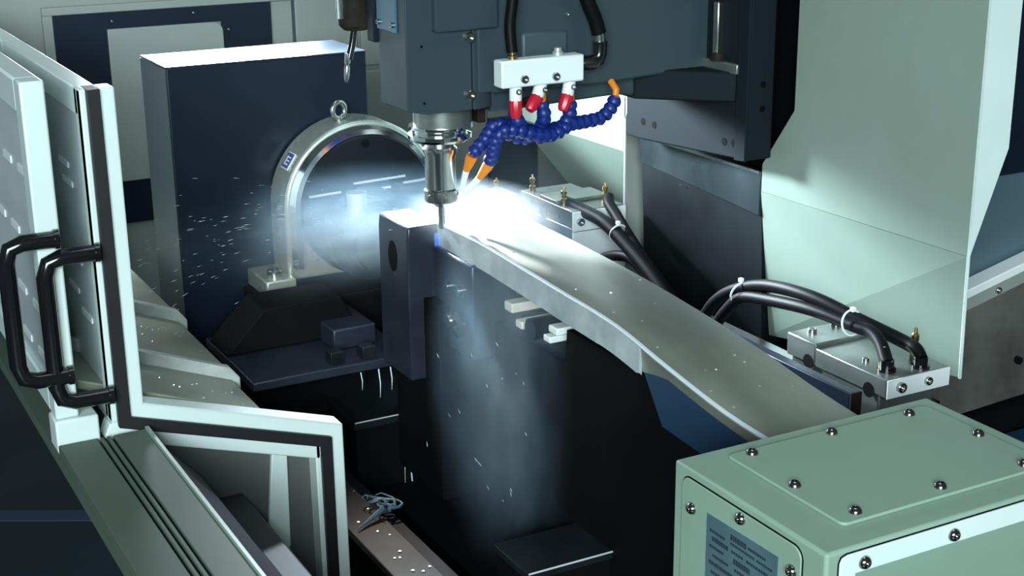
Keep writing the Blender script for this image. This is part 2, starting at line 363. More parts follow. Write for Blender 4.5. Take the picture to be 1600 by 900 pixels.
for y in (-.55,-.40): screw(tb, (-.06,y,.56), (-1,0,0), .008, ME_CAP)

# ------------------------------------------------------------------ rotary table and its motor box
mo = thing('motor_housing', 'tall dark navy motor box behind the polished rotary table', 'motor box', (-.08,.63,.60))
MB().box(-.273, .112, .550, .720, .60, 1.325).build('housing_cover', 'navy', mo, bevel=.003)
MB().box(-.273, .112, .550, .720, 1.3245, 1.3265).build('top_cover', 'topgloss', mo)
MB().box(-.2738, -.2728, .551, .719, .61, 1.322).build('side_cover', 'boxside', mo)
rt = thing('rotary_table', 'polished arch-shaped rotary table with a dark slotted face', 'rotary table', (.06,.47,.60))
cx, cz, yF, yB = .060, 1.055, .450, .547
def arch_poly(Rr, zb, n=28): return [(cx+Rr*math.cos(math.pi*k/n), cz+Rr*math.sin(math.pi*k/n)) for k in range(n+1)]+[(cx-Rr,zb),(cx+Rr,zb)]
MB().prism(arch_poly(.157,.925), 'y', yF+.012, yB).build('arch_housing', 'arch', rt, bevel=.006, seg=3)
mb = MB()
A = [(cx+.150*math.cos(math.pi*k/40), cz+.150*math.sin(math.pi*k/40)) for k in range(41)]
B = [(cx+.134*math.cos(math.pi*k/40), cz+.134*math.sin(math.pi*k/40)) for k in range(41)]
ext = lambda L_: [(L_[0][0],.95)]+L_+[(L_[-1][0],.95)]
a_, b2 = ext(A), ext(B)
va = [mb.bm.verts.new((p[0], yF+.013, p[1])) for p in a_]; vm = [mb.bm.verts.new((p[0]*.55+q[0]*.45, yF-.004, p[1]*.55+q[1]*.45)) for p, q in zip(a_, b2)]
vb = [mb.bm.verts.new((q[0], yF-.006, q[1])) for q in b2]; vc = [mb.bm.verts.new((q[0], yF+.013, q[1])) for q in b2]
for L1, L2 in ((va,vm),(vm,vb),(vb,vc)):
    for i in range(len(L1)-1): mb.bm.faces.new((L1[i], L1[i+1], L2[i+1], L2[i]))
mb.build('bright_rim', 'chrome', rt)
fp = MB().lathe([(0,0),(.130,0),(.133,.003),(.133,.02),(0,.02)], (cx,yF-.010,cz), (0,1,0), 64).build('faceplate', 'faceplate', rt)
for zc, x0, x1 in ((.047,-.03,.075),(.032,-.118,-.055),(.030,.0,.045),(.036,.07,.118)):
    sl = MB().box(cx+x0, cx+x1, yF-.0125, yF-.010, cz+zc-.002, cz+zc+.002, Matrix.Rotation(math.radians(-1.5),3,'Y')).build('slot_highlight', 'edge', fp)  # pale bars painting the highlights along the slots
MB().box(cx-.128, cx+.128, yF-.0108, yF-.0095, cz+.008, cz+.030).build('t_slot', 'black', fp)
MB().box(cx+.044, cx+.072, yF-.0112, yF-.0095, cz+.02, cz+.05).build('t_slot', 'black', fp)
MB().cyl((cx-.002,yF-.0115,cz+.118),(cx-.002,yF-.009,cz+.118),.008,n=20).build('plug_hole', 'black', fp)
MB().lathe([(0,0),(.060,0),(.064,.004),(.064,.055),(.085,.058),(.085,.10),(0,.10)], (cx-.01,.335,cz-.045), (0,1,0), 40).build('chuck_body', 'dark', rt)
MB().cyl((.015,.39,1.045),(.015,.39,1.097),.019,n=24).build('locating_stud', 'alu', rt)
ey = MB().torus((.030,.497,1.229), (0.35,-1,0), .0150, .0055).build('lifting_eye', 'zinc', rt)
MB().lathe([(0,0),(.011,0),(.011,.006),(.007,.010),(.006,.022),(0,.022)], (.030,.497,1.196), n=20).build('eye_shank', 'zinc', ey)
ang = math.radians(146); nx, nz = math.cos(ang), math.sin(ang)
bpos = Vector((cx+.1575*nx, .502, cz+.1575*nz)); rotm = Matrix.Rotation(-(ang-math.pi/2), 3, 'Y')
mb = MB().box(bpos.x-.017,bpos.x+.017,bpos.y-.017,bpos.y+.017,bpos.z-.001,bpos.z+.0015, rotm, bpos); bg_ = mb.build('maker_badge', 'cablewhite', rt, bevel=.001)
mb = MB().box(bpos.x-.0145,bpos.x+.0145,bpos.y-.0145,bpos.y+.0145,bpos.z+.001,bpos.z+.0022, rotm, bpos); mb.build('badge_field', 'badge', bg_)
mb = MB(); 
for a,b3,c,d in ((-.009,.009,.006,.009),(-.009,-.006,-.008,.006),(-.002,.001,-.008,.006),(.005,.008,-.008,.006)): mb.box(bpos.x+a,bpos.x+b3,bpos.y+c,bpos.y+d,bpos.z+.002,bpos.z+.0028, rotm, bpos)
mb.build('badge_mark', 'cablewhite', bg_)
MB().box(-.150,-.092,.435,.545,.905,.938).build('mounting_foot', 'arch', rt, bevel=.003)
screw(rt, (-.122,.47,.938), (0,0,1), .014, ME_CAP)
MB().box(-.16,.27,.40,.546,.62,.905).build('pedestal', 'black', rt, bevel=.004)
mb = MB(); mb.prism([(-.275,.842),(.012,.842),(.012,.858),(-.275,.858)], 'y', .160, .42); mb.build('base_plate', 'fixture', rt, bevel=.002)
mb = MB(); mb.prism([(-.275,.86),(-.02,.86),(-.06,.935),(-.20,.935)], 'y', .30, .40); mb.build('gusset', 'black', rt, bevel=.003)
MB().box(-.10,-.02,.24,.40,.858,.895).build('clamp_bracket', 'fixture', rt, bevel=.003)
MB().box(-.27,-.02,.30,.40,.62,.842).build('pedestal', 'black', rt)
for x in (-.118,-.06,-.015): MB().box(x-.014, x+.010, .172, .20, .858, .880).build('spacer', 'dark', rt, bevel=.001)
MB().box(.006,.014,.16,.20,.66,.842).build('drip_edge', 'dark', rt)

# ------------------------------------------------------------------ fixture and blade
fx = thing('blade_root_fixture', 'dark square-edged steel block with an oval slot gripping the blade root', 'fixture', (-.015,.09,.86))
mb = MB(); mb.prism([(-.046,.86),(-.046,1.100),(-.044,1.120),(.014,1.120),(.014,.86)], 'y', .034, .150)
bo = mb.build('fixture_block', 'fixture', fx, bevel=.003)
MB().box(-.041,.011,.037,.147,1.1195,1.1205).build('lit_top', 'alu', fx)  # pale plate, puts the glare on the block top into colour
MB().box(.002,.0135,.0332,.036,1.035,1.106).build('blue_reflection', 'blueglint', fx)  # blue reflection on the block edge, painted as a strip
mb = MB(); mb.prism([(.093+.017*math.cos(a*math.pi/12), 1.06+.026*math.sin(a*math.pi/12)) for a in range(24)], 'x', -.0468, -.04); mb.build('oval_slot', 'black', fx)
MB().box(-.0478,-.0455,.078,.084,1.028,1.034).build('slot_glint', 'steel', fx)
MB().box(-.02,.06,-.02,.155,.66,1.00).build('fixture_column', 'black', fx, bevel=.002)
MB().box(.0,.080,-.10,.034,.93,1.085).build('front_jaw', 'fixture', fx, bevel=.004)
MB().cyl((-.02,-.05,.985),(.012,-.05,.990),.012,n=20).build('clamp_pin', 'zinc', fx)
MB().lathe([(.010,0),(.020,.002),(.021,.010),(.010,.012)], (-.006,-.075,.985), (-1,0,0), 24).build('pin_collar', 'zinc', fx)
screw(fx, (.0,-.06,1.035), (-1,0,0), .008, ME_CAP); screw(fx, (.0,-.02,1.032), (-1,0,0), .008, ME_CAP)
bl = thing('turbine_blade', 'long grey forged blade workpiece running from fixture to tailstock', 'workpiece', (.08,-.4,1.0))
K = [( .060,1.123,1.118),(-.10,1.126,1.116),(-.214,1.122,1.113),(-.348,1.116,1.107),(-.494,1.109,1.096),(-.613,1.090,1.084),(-.742,1.072,1.066),(-.860,1.066,1.055)]
mb = MB(); sec = []
Kp = spline([Vector((a,b,c)) for a,b,c in K], 5)
for p in Kp:
    y, zl, zr = p; row = []
    for k in range(11):
        t = k/10; x = .010+.145*t; zz = zl+(zr-zl)*t+.006*math.sin(math.pi*t)-(.004 if k == 0 else 0)
        row.append(mb.bm.verts.new((x, y, zz)))
    sec.append(row)
th = lambda y: .044 if y > -.545 else (.044-(-.545-y)*.36 if y > -.60 else .022)
bot = [[mb.bm.verts.new((.010+.145*k/4+(.004 if k==0 else 0), p[0], (p[1]+(p[2]-p[1])*k/4)-th(p[0]))) for k in range(5)] for p in Kp]
for i in range(len(sec)-1):
    for k in range(10): mb.bm.faces.new((sec[i][k], sec[i][k+1], sec[i+1][k+1], sec[i+1][k]))
    for k in range(4): mb.bm.faces.new((bot[i][k], bot[i+1][k], bot[i+1][k+1], bot[i][k+1]))
    mb.bm.faces.new((sec[i][10], bot[i][4], bot[i+1][4], sec[i+1][10]))
    mb.bm.faces.new((sec[i][0], sec[i+1][0], bot[i+1][0], bot[i][0]))
for e in (0, -1): mb.bm.faces.new(sec[e]+bot[e][::-1])
mb.build('airfoil', 'blade', bl)
mb = MB(); yy = [.05,-.20,-.33,-.336,-.455,-.460,-.556]; hh = [.046,.044,.044,.047,.046,.041,.046]
def zl_at(y):
    for a, b4 in zip(Kp, Kp[1:]):
        if b4[0] <= y <= a[0]: t = (y-a[0])/(b4[0]-a[0]); return a[1]+(b4[1]-a[1])*t
    return Kp[-1][1]
ys = sorted(set([.05-.02*i for i in range(31)]+yy), reverse=True)
o_ = lambda y: (.0085 if y > -.333 else (.0075 if y > -.458 else .0085))
top = [mb.bm.verts.new((o_(y), y, zl_at(y)-.0035)) for y in ys]; bt = [mb.bm.verts.new((o_(y), y, zl_at(y)-(.043 if y > -.46 else .043 if y > -.55 else .04))) for y in ys]
tb2 = [mb.bm.verts.new((.013, y, zl_at(y)-.0035)) for y in ys]; bb2 = [mb.bm.verts.new((.013, y, zl_at(y)-.044)) for y in ys]
for i in range(len(ys)-1):
    mb.bm.faces.new((top[i],top[i+1],bt[i+1],bt[i])); mb.bm.faces.new((tb2[i],bb2[i],bb2[i+1],tb2[i+1])); mb.bm.faces.new((top[i],tb2[i],tb2[i+1],top[i+1])); mb.bm.faces.new((bt[i],bt[i+1],bb2[i+1],bb2[i]))
mb.bm.faces.new((top[0],bt[0],bb2[0],tb2[0])); mb.bm.faces.new((top[-1],tb2[-1],bb2[-1],bt[-1]))
mb.build('milled_edge', 'bladeside', bl)
mb = MB(); mb.tube([(.0105, y, zl_at(y)-.003) for y in [.04-.03*i for i in range(30)]], .0032, 8); mb.build('blade_edge_highlight', 'edge', bl)
mb = MB(); mb.prism([(-.556,1.060),(-.60,1.072),(-.742,1.047),(-.860,1.042),(-.860,.985),(-.60,1.0)], 'x', .016, .030); mb.build('lower_web', 'webblue', bl)  # blue light on the web put into its colour
bls = thing('support_clamp', 'steel clamp bars supporting the blade from below', 'clamp', (.09,-.2,.93))
MB().box(.03,.12,-.175,-.150,1.025,1.040).build('clamp_bar', 'manifold', bls, bevel=.002)
MB().box(.03,.12,-.205,-.185,1.008,1.020).build('clamp_bar', 'manifold', bls, bevel=.002)
MB().cyl((.028,-.235,1.018),(.10,-.235,1.018),.017,n=24).build('clamp_roller', 'dark', bls)
MB().box(.03,.13,-.31,-.285,1.030,1.041).build('clamp_bar', 'manifold', bls, bevel=.002)
MB().box(.03,.12,-.29,-.270,1.012,1.022).build('clamp_bar', 'manifold', bls, bevel=.002)
MB().box(.06,.10,-.31,-.15,.62,1.010).build('clamp_stand', 'black', bls)

# ------------------------------------------------------------------ spindle head and column
co = thing('machine_column', 'dark machine column carrying the spindle head slide', 'column', (.75,0,.3))
MB().box(.56, .74, -.30, .30, .30, 2.1).build('column_body', 'black', co, bevel=.004)
mb = MB(); mb.prism([(-.162,1.186),(.195,1.186),(.195,1.135),(-.162,1.112)], 'x', .500, .506); mb.build('way_plate', 'wayplate', co, bevel=.001)
mb = MB(); mb.prism([(.505,1.15),(.560,1.15),(.560,.60),(.530,.60)], 'y', -.162, .195); mb.build('way_plate', 'darkplate', co)
MB().box(.497, .500, -.162, .195, 1.1825, 1.1875).build('plate_edge', 'steel', co)
MB().box(.4985, .501, .06, .064, 1.118, 1.1185).build('plate_scratch', 'steel', co)
sl_ = thing('column_slide', 'dark slate slide casting on the column front', 'slide', (.48,-.05,1.2))
mb = MB(); mb.prism([(-.188,1.214),(.118,1.196),(.165,1.196),(.165,2.0),(-.188,2.0)], 'x', .450, .500); mb.build('slide_plate', 'slide', sl_, bevel=.003)
mb = MB(); mb.prism([(-.1895,1.213),(-.160,1.211),(-.160,2.0),(-.1895,2.0)], 'x', .446, .4505); mb.build('slide_flange', 'slide', sl_, bevel=.002)
for p in ((.11,1.229),(.075,1.229),(-.129,1.236),(-.155,1.238)): piece('bolt_hole', ME_HOLE, sl_, (.450,)+p, (-1,0,0), .0065)
for z in (1.335,1.296): piece('bolt_hole', ME_HOLE, sl_, (.478,-.188,z), (0,-1,0), .0055)
hd = thing('spindle_head', 'slate blue spindle head casting reaching from the column over the blade', 'spindle head', (.1,0,1.3))
mb = MB(); mb.prism([(.03,1.345),(.24,1.340),(.452,1.349),(.452,1.80),(.03,1.80)], 'y', -.075, .10); mb.build('head_body', 'head', hd, bevel=.004)
mb = MB(); mb.prism([(.07,1.306),(.30,1.313),(.335,1.308),(.452,1.300),(.452,1.36),(.07,1.36)], 'y', -.040, .115); mb.build('lower_rib', 'head', hd, bevel=.004)
mb = MB(); mb.prism([(.33,-.042),(.450,-.158),(.450,.0),(.33,.0)], 'z', 1.3035, 1.352); mb.build('flare_web', 'slide', hd, bevel=.004)
mb = MB(); mb.prism([(-.085,1.327),(-.052,1.3205),(.022,1.3205),(.0225,1.80),(-.085,1.80)], 'y', -.072, .028); mb.build('nose_housing', 'head', hd, bevel=.002)
mb = MB(); mb.prism([(.0235,-.072),(.045,-.069),(.060,-.058),(.066,-.04),(.066,.10),(.0235,.10)], 'z', 1.3205, 1.80); mb.build('side_cover', 'head', hd, bevel=.002)
MB().box(-.043, .0615, -.0845, -.070, 1.442, 1.80).build('upper_cover', 'head', hd, bevel=.003)
MB().box(.105, .185, -.0785, -.070, 1.36, 1.43).build('raised_pad', 'headpad', hd, bevel=.006)
mb = MB(); mb.box(-.0885,-.085,-.045,.024,1.440,1.72); pl = mb.build('blue_plate', 'headblue', hd, bevel=.001)
for y in (-.035,.015): screw(pl, (-.0885,y,1.451), (-1,0,0), .0042, ME_CAP)
MB().box(-.092,-.060,.0285,.056,1.418,1.75).build('rear_bracket', 'navy', hd, bevel=.003)
for z in (1.430,1.344): screw(hd, (.0175,-.072,z), (0,-1,0), .0078, ME_CAP)
for p in ((-.060,1.422),(-.058,1.338)): piece('bolt_hole', ME_HOLE, hd, (p[0],-.072,p[1]), (0,-1,0), .0022)
screw(hd, (.185,-.075,1.453), (0,-1,0), .003, ME_CAP)
MB().lathe([(0,0),(.046,0),(.046,.030),(.040,.034),(.040,.06),(0,.06)], (.006,0,1.285), n=40).build('spindle_nose', 'carriage', hd)
MB().box(.052,.066,-.03,.02,1.290,1.322).build('sensor_block', 'brown', hd, bevel=.002)
MB().cyl((.085,-.075,1.322),(.135,-.075,1.332),.0045,n=12).build('coolant_pipe', 'brown', hd)
lug = MB().box(.442,.452,-.165,-.055,1.350,1.366).build('clamp_bar', 'carriage', hd, bevel=.002)
MB().box(.437,.452,-.118,-.104,1.37,1.46).build('clamp_stud', 'zinc', hd, bevel=.003)
MB().cyl((.445,-.111,1.366),(.445,-.111,1.378),.013,n=18).build('clamp_nut', 'brown', hd)
th_ = thing('tool_holder', 'bright steel collet tool holder with slim end mill in the spindle', 'tool holder', (0,0,1.2))
MB().lathe([(0,.0),(.030,.0),(.047,.004),(.050,.008),(.050,.014),(.043,.017),(.043,.020),(.048,.023),(.048,.027),(0,.027)], (0,0,1.262), n=40).build('flange', 'chrome', th_)
MB().lathe([(0,0),(.0225,0),(.0245,.004),(.0245,.055),(.027,.060),(.027,.066),(.022,.071),(.030,.080),(0,.080)], (0,0,1.186), n=36).build('holder_body', 'steel', th_)
mb = MB(); n = 36; mb.lathe([(0,0),(.014,0),(.0262,.008),(.0270,.012),(.0270,.026),(.0245,.028),(0,.028)], (0,0,1.160), n=18)
nt_ = mb.build('collet_nut', 'zinc', th_)
for k in range(6):
    a = k*math.pi/3+.3; screw(nt_, (.0255*math.cos(a), .0255*math.sin(a), 1.180), (math.cos(a), math.sin(a), .2), .0028, ME_CAP, 'nut_slot')
MB().lathe([(0,0),(.0048,0),(.0055,.004),(.0055,.045),(0,.045)], (0,0,1.122), n=16).build('end_mill', 'steel', th_)
an = thing('air_blow_nozzle', 'small dark barrel with thin bent air nozzle left of the spindle', 'air nozzle', (-.095,.1,1.43))
MB().lathe([(0,0),(.018,.002),(.0265,.010),(.0285,.030),(.0285,.34),(0,.34)], (-.092,.10,1.428), n=28).build('barrel', 'brown', an)
MB().cyl((-.119,.088,1.45),(-.119,.088,1.50),.006,n=12).build('side_screw', 'chrome', an)
MB().tube([(-.094,.10,1.432),(-.098,.10,1.41),(-.105,.10,1.385)], .0056, 12, smooth=4).build('stem', 'gloss_black', an)
MB().lathe([(0,0),(.0022,0),(.0042,.006),(.0046,.022),(.0035,.026),(.0048,.030),(.0048,.045),(0,.045)], (-.111,.10,1.350), (.10,0,1), 14).build('tip', 'zinc', an)
MB().box(-.095,-.06,.08,.12,1.70,1.76).build('bracket', 'head', an)

# ------------------------------------------------------------------ coolant manifold and hoses
mf = thing('coolant_manifold', 'white coolant manifold block with red levers under the spindle head', 'manifold', (.12,-.1,1.36))
MB().box(.046,.188,-.122,-.094,1.3570,1.398).build('manifold_block', 'manifold', mf, bevel=.003)
MB().box(.060,.174,-.094,-.075,1.362,1.392).build('mounting_spacer', 'slide', mf)
for x, z in ((.083,1.369),(.137,1.3685)): screw(mf, (x,-.122,z), (0,-1,0), .0062, ME_CAP)
for x, rr_, m_ in ((.072,.0075,'brass'),(.150,.0085,'alu')):
    MB().lathe([(0,0),(rr_,0),(rr_,.006),(rr_*.7,.007),(rr_*.7,.012),(0,.012)], (x,-.107,1.397), n=16).build('port_fitting', m_, mf)
MB().cyl((.188,-.10,1.380),(.196,-.10,1.380),.008,n=16).build('port_fitting', 'brass', mf)
el = MB().tube([(.196,-.10,1.380),(.216,-.10,1.380),(.225,-.10,1.384),(.229,-.10,1.394),(.229,-.10,1.412)], .0118, 16).build('elbow', 'gloss_black', mf)
MB().cyl((.2285,-.10,1.408),(.2265,-.10,1.428),.0098,n=16).build('hose_crimp', 'zinc', el)
V = [((.076,-.108,1.349),(.074,-.112,1.309)),((.121,-.108,1.348),(.095,-.116,1.320)),((.171,-.108,1.348),(.154,-.114,1.313))]
for a, b5 in V:
    a = Vector(a); b5 = Vector(b5); d = (b5-a).normalized()
    v = MB().cyl(a+Vector((0,0,.012)), a+d*.014, .0095, n=16).build('valve_body', 'manifold', mf)
    screw(v, a+Vector((0,-.0078,.0)), (0,-1,.2), .0045, ME_CAP)
    mb = MB(); mb.tube([a+d*.010, a+d*.018, a+d*.034, b5], [.0090,.0105,.0090,.0068], 10); mb.build('valve_lever', 'red', v)
    MB().cyl(a+Vector((.003,.006,.0)), a+Vector((.004,.008,-.027)), .0068, .0078, n=14).build('hose_socket', 'orange', v)
MB().tube([(.259,-.085,1.345),(.2595,-.10,1.334),(.258,-.10,1.318)], .0055, 12).build('hose_socket', 'orange', mf)
MB().cyl((.258,-.10,1.324),(.257,-.10,1.313),.0075,n=14).build('hose_socket', 'orange', mf)
b_ = MB(); b_.lathe([(0,-.0095),(.0065,-.0095),(.0102,-.005),(.0116,0),(.0104,.004),(.0066,.0055),(.0066,.0085),(0,.0085)], (0,0,0), n=12)
ME_BEAD = mk_mesh(b_, 'hose_bead', 'blue')
def bead_hose(label, path, nozzle=None):
    P = spline([Vector(p) for p in path], 12); h = thing('coolant_hose', label, 'coolant hose', path[0], 'blue segmented coolant hoses')
    L = 0; last = -1; step = .0118
    for i in range(1, len(P)):
        L += (P[i]-P[i-1]).length
        if L-last >= step or last < 0:
            last = L; o = bpy.data.objects.new('hose_segment', ME_BEAD); COL.objects.link(o); o.parent = h
            o.location = P[i]-Vector(path[0]); o.rotation_mode = 'QUATERNION'; o.rotation_quaternion = (P[i]-P[i-1]).to_track_quat('Z', 'Y')
    if nozzle:
        a, b6, c = [Vector(q) for q in nozzle]
        MB().tube([a+(a-b6)*.1, a+(b6-a)*.15, b6], [.0085,.0088,.0048], 14).build('nozzle', 'orange', h)
        MB().tube([b6+(a-b6)*.05, c], [.0052,.0042], 12).build('nozzle_tip', 'tip', h)
    return h
hA=[ (0.176,-0.100,1.318),(0.173,-0.100,1.298),(0.157,-0.095,1.281),(0.129,-0.090,1.271),(0.099,-0.085,1.282),(0.074,-0.080,1.293),(0.059,-0.070,1.293),(0.051,-0.060,1.274),(0.041,-0.050,1.257),(0.032,-0.045,1.242)]
hB=[ (0.256,-0.100,1.316),(0.247,-0.100,1.303),(0.231,-0.100,1.292),(0.200,-0.100,1.289),(0.173,-0.103,1.288),(0.146,-0.102,1.276),(0.115,-0.105,1.279),(0.085,-0.098,1.288),(0.066,-0.088,1.287),(0.059,-0.074,1.269),(0.060,-0.062,1.247),(0.059,-0.050,1.228)]
hC=[ (0.126,-0.100,1.322),(0.130,-0.100,1.305),(0.133,-0.085,1.287),(0.124,-0.070,1.268),(0.104,-0.060,1.268),(0.089,-0.050,1.276)]
hD=[ (0.079,-0.100,1.316),(0.090,-0.095,1.295),(0.116,-0.075,1.280),(0.147,-0.070,1.275),(0.172,-0.062,1.275)]
bead_hose('blue segmented hose from the third red valve to the nozzle nearer the tool', hA, ((.032,-.045,1.242),(.027,-.035,1.218),(.024,-.022,1.184)))
bead_hose('longest blue segmented hose, from the far right orange socket to the second nozzle', hB, ((.059,-.050,1.228),(.046,-.040,1.205),(.030,-.021,1.176)))
bead_hose('short blue segmented hose under the middle red valve', hC)
bead_hose('short blue segmented hose under the first red valve beside the spindle', hD)
tag(MB().tube([(.085,-.10,1.62),(0.080,-0.100,1.520),(0.077,-0.100,1.484),(0.072,-0.100,1.446),(0.072,-0.106,1.407)], .0085, 14, smooth=6).build('coolant_supply_hose', 'hose_black'), 'black hose dropping to the brass fitting on top of the white manifold', 'hose')
tag(MB().tube([(.15,-.10,1.62),(0.191,-0.100,1.520),(0.206,-0.100,1.475),(0.220,-0.100,1.445),(0.227,-0.100,1.424)], .0115, 14, smooth=6).build('coolant_supply_hose', 'hose_black'), 'thicker black hose ending in the elbow right of the white manifold', 'hose')

# ------------------------------------------------------------------ column side covers
rc = thing('column_cover', 'large sage green sheet metal cover right of the column', 'cover', (.5,-.4,.98))
xf = .500
mb = MB()
def sheet(P, thick=.004, axis='x', a=xf): mb.prism(P, axis, a, a+thick)
mb.prism([(-.622,1.158),(-.622,2.0),(-.240,2.0),(-.240,1.300),(-.166,1.200),(-.166,1.154)], 'x', xf, xf+.006)
mb.build('upper_sheet', 'sage', rc, bevel=.001)
mb = MB(); v = [mb.bm.verts.new(p) for p in ((xf,-.622,1.158),(xf,-.166,1.154),(xf+.030,-.166,.90),(xf+.050,-.578,.957),(xf+.006,-.622,1.158),(xf+.006,-.166,1.154),(xf+.036,-.166,.90),(xf+.056,-.578,.957))]
for q in ((0,1,2,3),(7,6,5,4),(0,4,5,1),(1,5,6,2),(2,6,7,3),(3,7,4,0)): mb.bm.faces.new([v[i] for i in q])
mb.build('lower_sheet', 'sage', rc)
mb = MB(); mb.prism([(xf-.0005,1.158),(xf-.0005,2.0),(xf+.055,2.0),(xf+.055,1.305)], 'y', -.627, -.622); mb.build('side_return', 'white', rc)
MB().tube([(xf+.001,-.6245,1.166),(xf+.001,-.6235,1.158),(xf+.051,-.5795,.956)], .0026, 8).build('edge_return', 'white', rc)
MB().box(xf+.052,.566,-.53,-.17,.86,.90).build('support_rail', 'black', rc)
fc = thing('column_cover', 'brightly lit sage green sheet metal cover behind the coolant hoses', 'cover', (.5,.45,.9))
mb = MB(); mb.prism([(.250,1.144),(.680,1.140),(.680,2.0),(.215,2.0),(.215,1.262),(.250,1.2)], 'x', xf, xf+.006); mb.build('upper_sheet', 'sage', fc)
mb = MB(); v = [mb.bm.verts.new(p) for p in ((xf,.250,1.144),(xf,.680,1.140),(xf+.20,.685,.90),(xf+.20,.250,.90),(xf+.006,.250,1.144),(xf+.006,.680,1.140),(xf+.206,.685,.90),(xf+.206,.250,.90))]
for q in ((0,1,2,3),(7,6,5,4),(0,4,5,1),(1,5,6,2),(2,6,7,3),(3,7,4,0)): mb.bm.faces.new([v[i] for i in q])
mb.build('lower_sheet', 'sage', fc)
mb = MB(); mb.prism([(xf,1.250),(xf,.80),(xf+.058,.80),(xf+.058,1.250)], 'y', .243, .250); mb.build('side_return', 'wall', fc, bevel=.002)
MB().box(xf+.06,xf+.206,.255,.68,.86,.90).build('support_rail', 'black', fc)

# ------------------------------------------------------------------ guide carriages, rail, hoses
def nipple(parent, pos, h=.03):
    n = MB().lathe([(0,0),(.0065,0),(.0065,h*.35),(.0042,h*.4),(.0042,h*.55),(.0058,h*.62),(.0058,h*.78),(.003,h*.85),(.0022,h),(0,h)], pos, n=12).build('grease_nipple', 'brass', parent); return n
cg = thing('guide_carriage', 'nickel steel guide carriage beside the green tailstock box', 'carriage', (.43,-.5,.95), 'guide carriages with grease hoses')
MB().box(.372,.487,-.620,-.470,.972,1.000).build('top_block', 'carriage', cg, bevel=.002)
MB().box(.372,.487,-.469,-.405,.972,1.006).build('rear_block', 'carriage', cg, bevel=.002)
MB().box(.3725,.4865,-.6215,-.620,.9725,.9995).build('end_plate', 'manifold', cg)
MB().box(.378,.480,-.60,-.41,.915,.972).build('carriage_body', 'carriage', cg, bevel=.003)
for x in (.395,.445): screw(cg, (x,-.6215,.987), (0,-1,0), .0075 if x < .42 else .0062, ME_CAP)
for p in ((.402,-.425,1.006),(.452,-.420,1.006)): screw(cg, p, (0,0,1), .007, ME_CAP)
for p in ((.40,-.545,1.0),(.452,-.52,1.0)): screw(cg, p, (0,0,1), .005, ME_CAP)
for y in (-.455,-.585): piece('bore', ME_HOLE, cg, (.3725,y,.975), (-1,0,0), .011)
nipple(cg, (.462,-.575,1.0), .048); nipple(cg, (.405,-.575,1.0), .03)
for p in ((.448,-.603,1.0),(.398,-.590,1.0)): MB().lathe([(0,0),(.013,0),(.013,.004),(.010,.004),(.010,.016),(0,.016)], p, n=18).build('hose_socket', 'gloss_black', cg)
cb = thing('guide_carriage', 'wet guide carriage with white front plate behind the blade', 'carriage', (.43,.3,.9), 'guide carriages with grease hoses')
MB().box(.372,.486,.222,.420,1.018,1.050).build('top_block', 'carriage', cb, bevel=.002)
MB().box(.372,.486,.28,.345,1.050,1.058).build('rear_block', 'carriage', cb, bevel=.002)
MB().box(.372,.482,.222,.420,.94,1.017).build('carriage_body', 'carriage', cb, bevel=.003)
MB().box(.3715,.4865,.2175,.222,1.012,1.049).build('end_plate', 'manifold', cb, bevel=.001)
MB().box(.3715,.4865,.2175,.222,.915,1.010).build('wiper_plate', 'manifold', cb, bevel=.001)
screw(cb, (.386,.2175,1.030), (0,-1,0), .0075, ME_CAP)
for y, z, rr_ in ((.33,1.026,.013),(.375,1.035,.005),(.27,1.03,.004),(.31,.985,.016),(.255,.972,.014)): piece('bore', ME_HOLE, cb, (.3722,y,z), (-1,0,0), rr_)
nipple(cb, (.385,.275,1.050), .034); nipple(cb, (.470,.265,1.050), .034); nipple(cb, (.385,.395,1.050), .034); nipple(cb, (.34,.46,1.040), .03)
MB().box(.30,.372,.43,.50,.90,1.04).build('end_stop', 'carriage', cb, bevel=.003)
MB().box(.32,.372,.28,.50,.86,.915).build('foot_rail', 'dark', cb)
rb = thing('guide_bed', 'dark guide bed carrying both carriages along the column', 'guide bed', (.43,-.1,.6))
MB().box(.355,.50,-.64,.50,.60,.90).build('bed_body', 'black', rb)
MB().box(.41,.455,-.64,.50,.90,.930).build('guide_rail', 'steel', rb, bevel=.002)
wp = thing('wiper_bar', 'long dark bar with grey end between the blade and the right carriage', 'bar', (.345,-.4,.93))
MB().box(.334,.352,-.590,-.215,.925,.978).build('bar_body', 'navy', wp, bevel=.002)
MB().box(.3335,.3525,-.594,-.590,.924,.979).build('bar_end', 'brown', wp, bevel=.001)
MB().box(.352,.372,-.58,-.23,.90,.935).build('bar_foot', 'dark', wp)
rh1=[(0.448,-0.603,1.012),(0.450,-0.590,1.022),(0.450,-0.563,1.026),(0.430,-0.490,1.041),(0.420,-0.401,1.051),(0.420,-0.295,1.040),(0.420,-0.214,1.012),(0.420,-0.160,0.977),(0.420,-0.126,0.935)]
rh2=[(.398,-.590,1.010),(0.412,-0.560,1.028),(0.418,-0.532,1.036),(0.415,-0.502,1.036),(0.410,-0.414,1.036),(0.410,-0.308,1.022),(0.410,-0.244,1.008),(0.410,-0.208,0.980),(0.410,-0.170,0.935)]
bh1=[(.392,.284,1.052),(.398,.262,1.050),(0.400,0.233,1.047),(0.400,0.154,1.041),(0.400,0.068,1.012),(0.400,-0.004,0.981),(0.400,-0.064,0.948),(0.400,-0.122,0.913)]
bh2=[(.462,.240,1.062),(0.450,0.219,1.056),(0.440,0.180,1.045),(0.420,0.110,1.028),(0.412,0.042,0.998),(0.412,-0.019,0.966),(0.412,-0.078,0.93)]
bh3=[(.395,.205,.94),(0.400,0.164,0.970),(0.400,0.110,0.990),(0.402,0.057,0.992),(0.405,-0.01,0.955)]
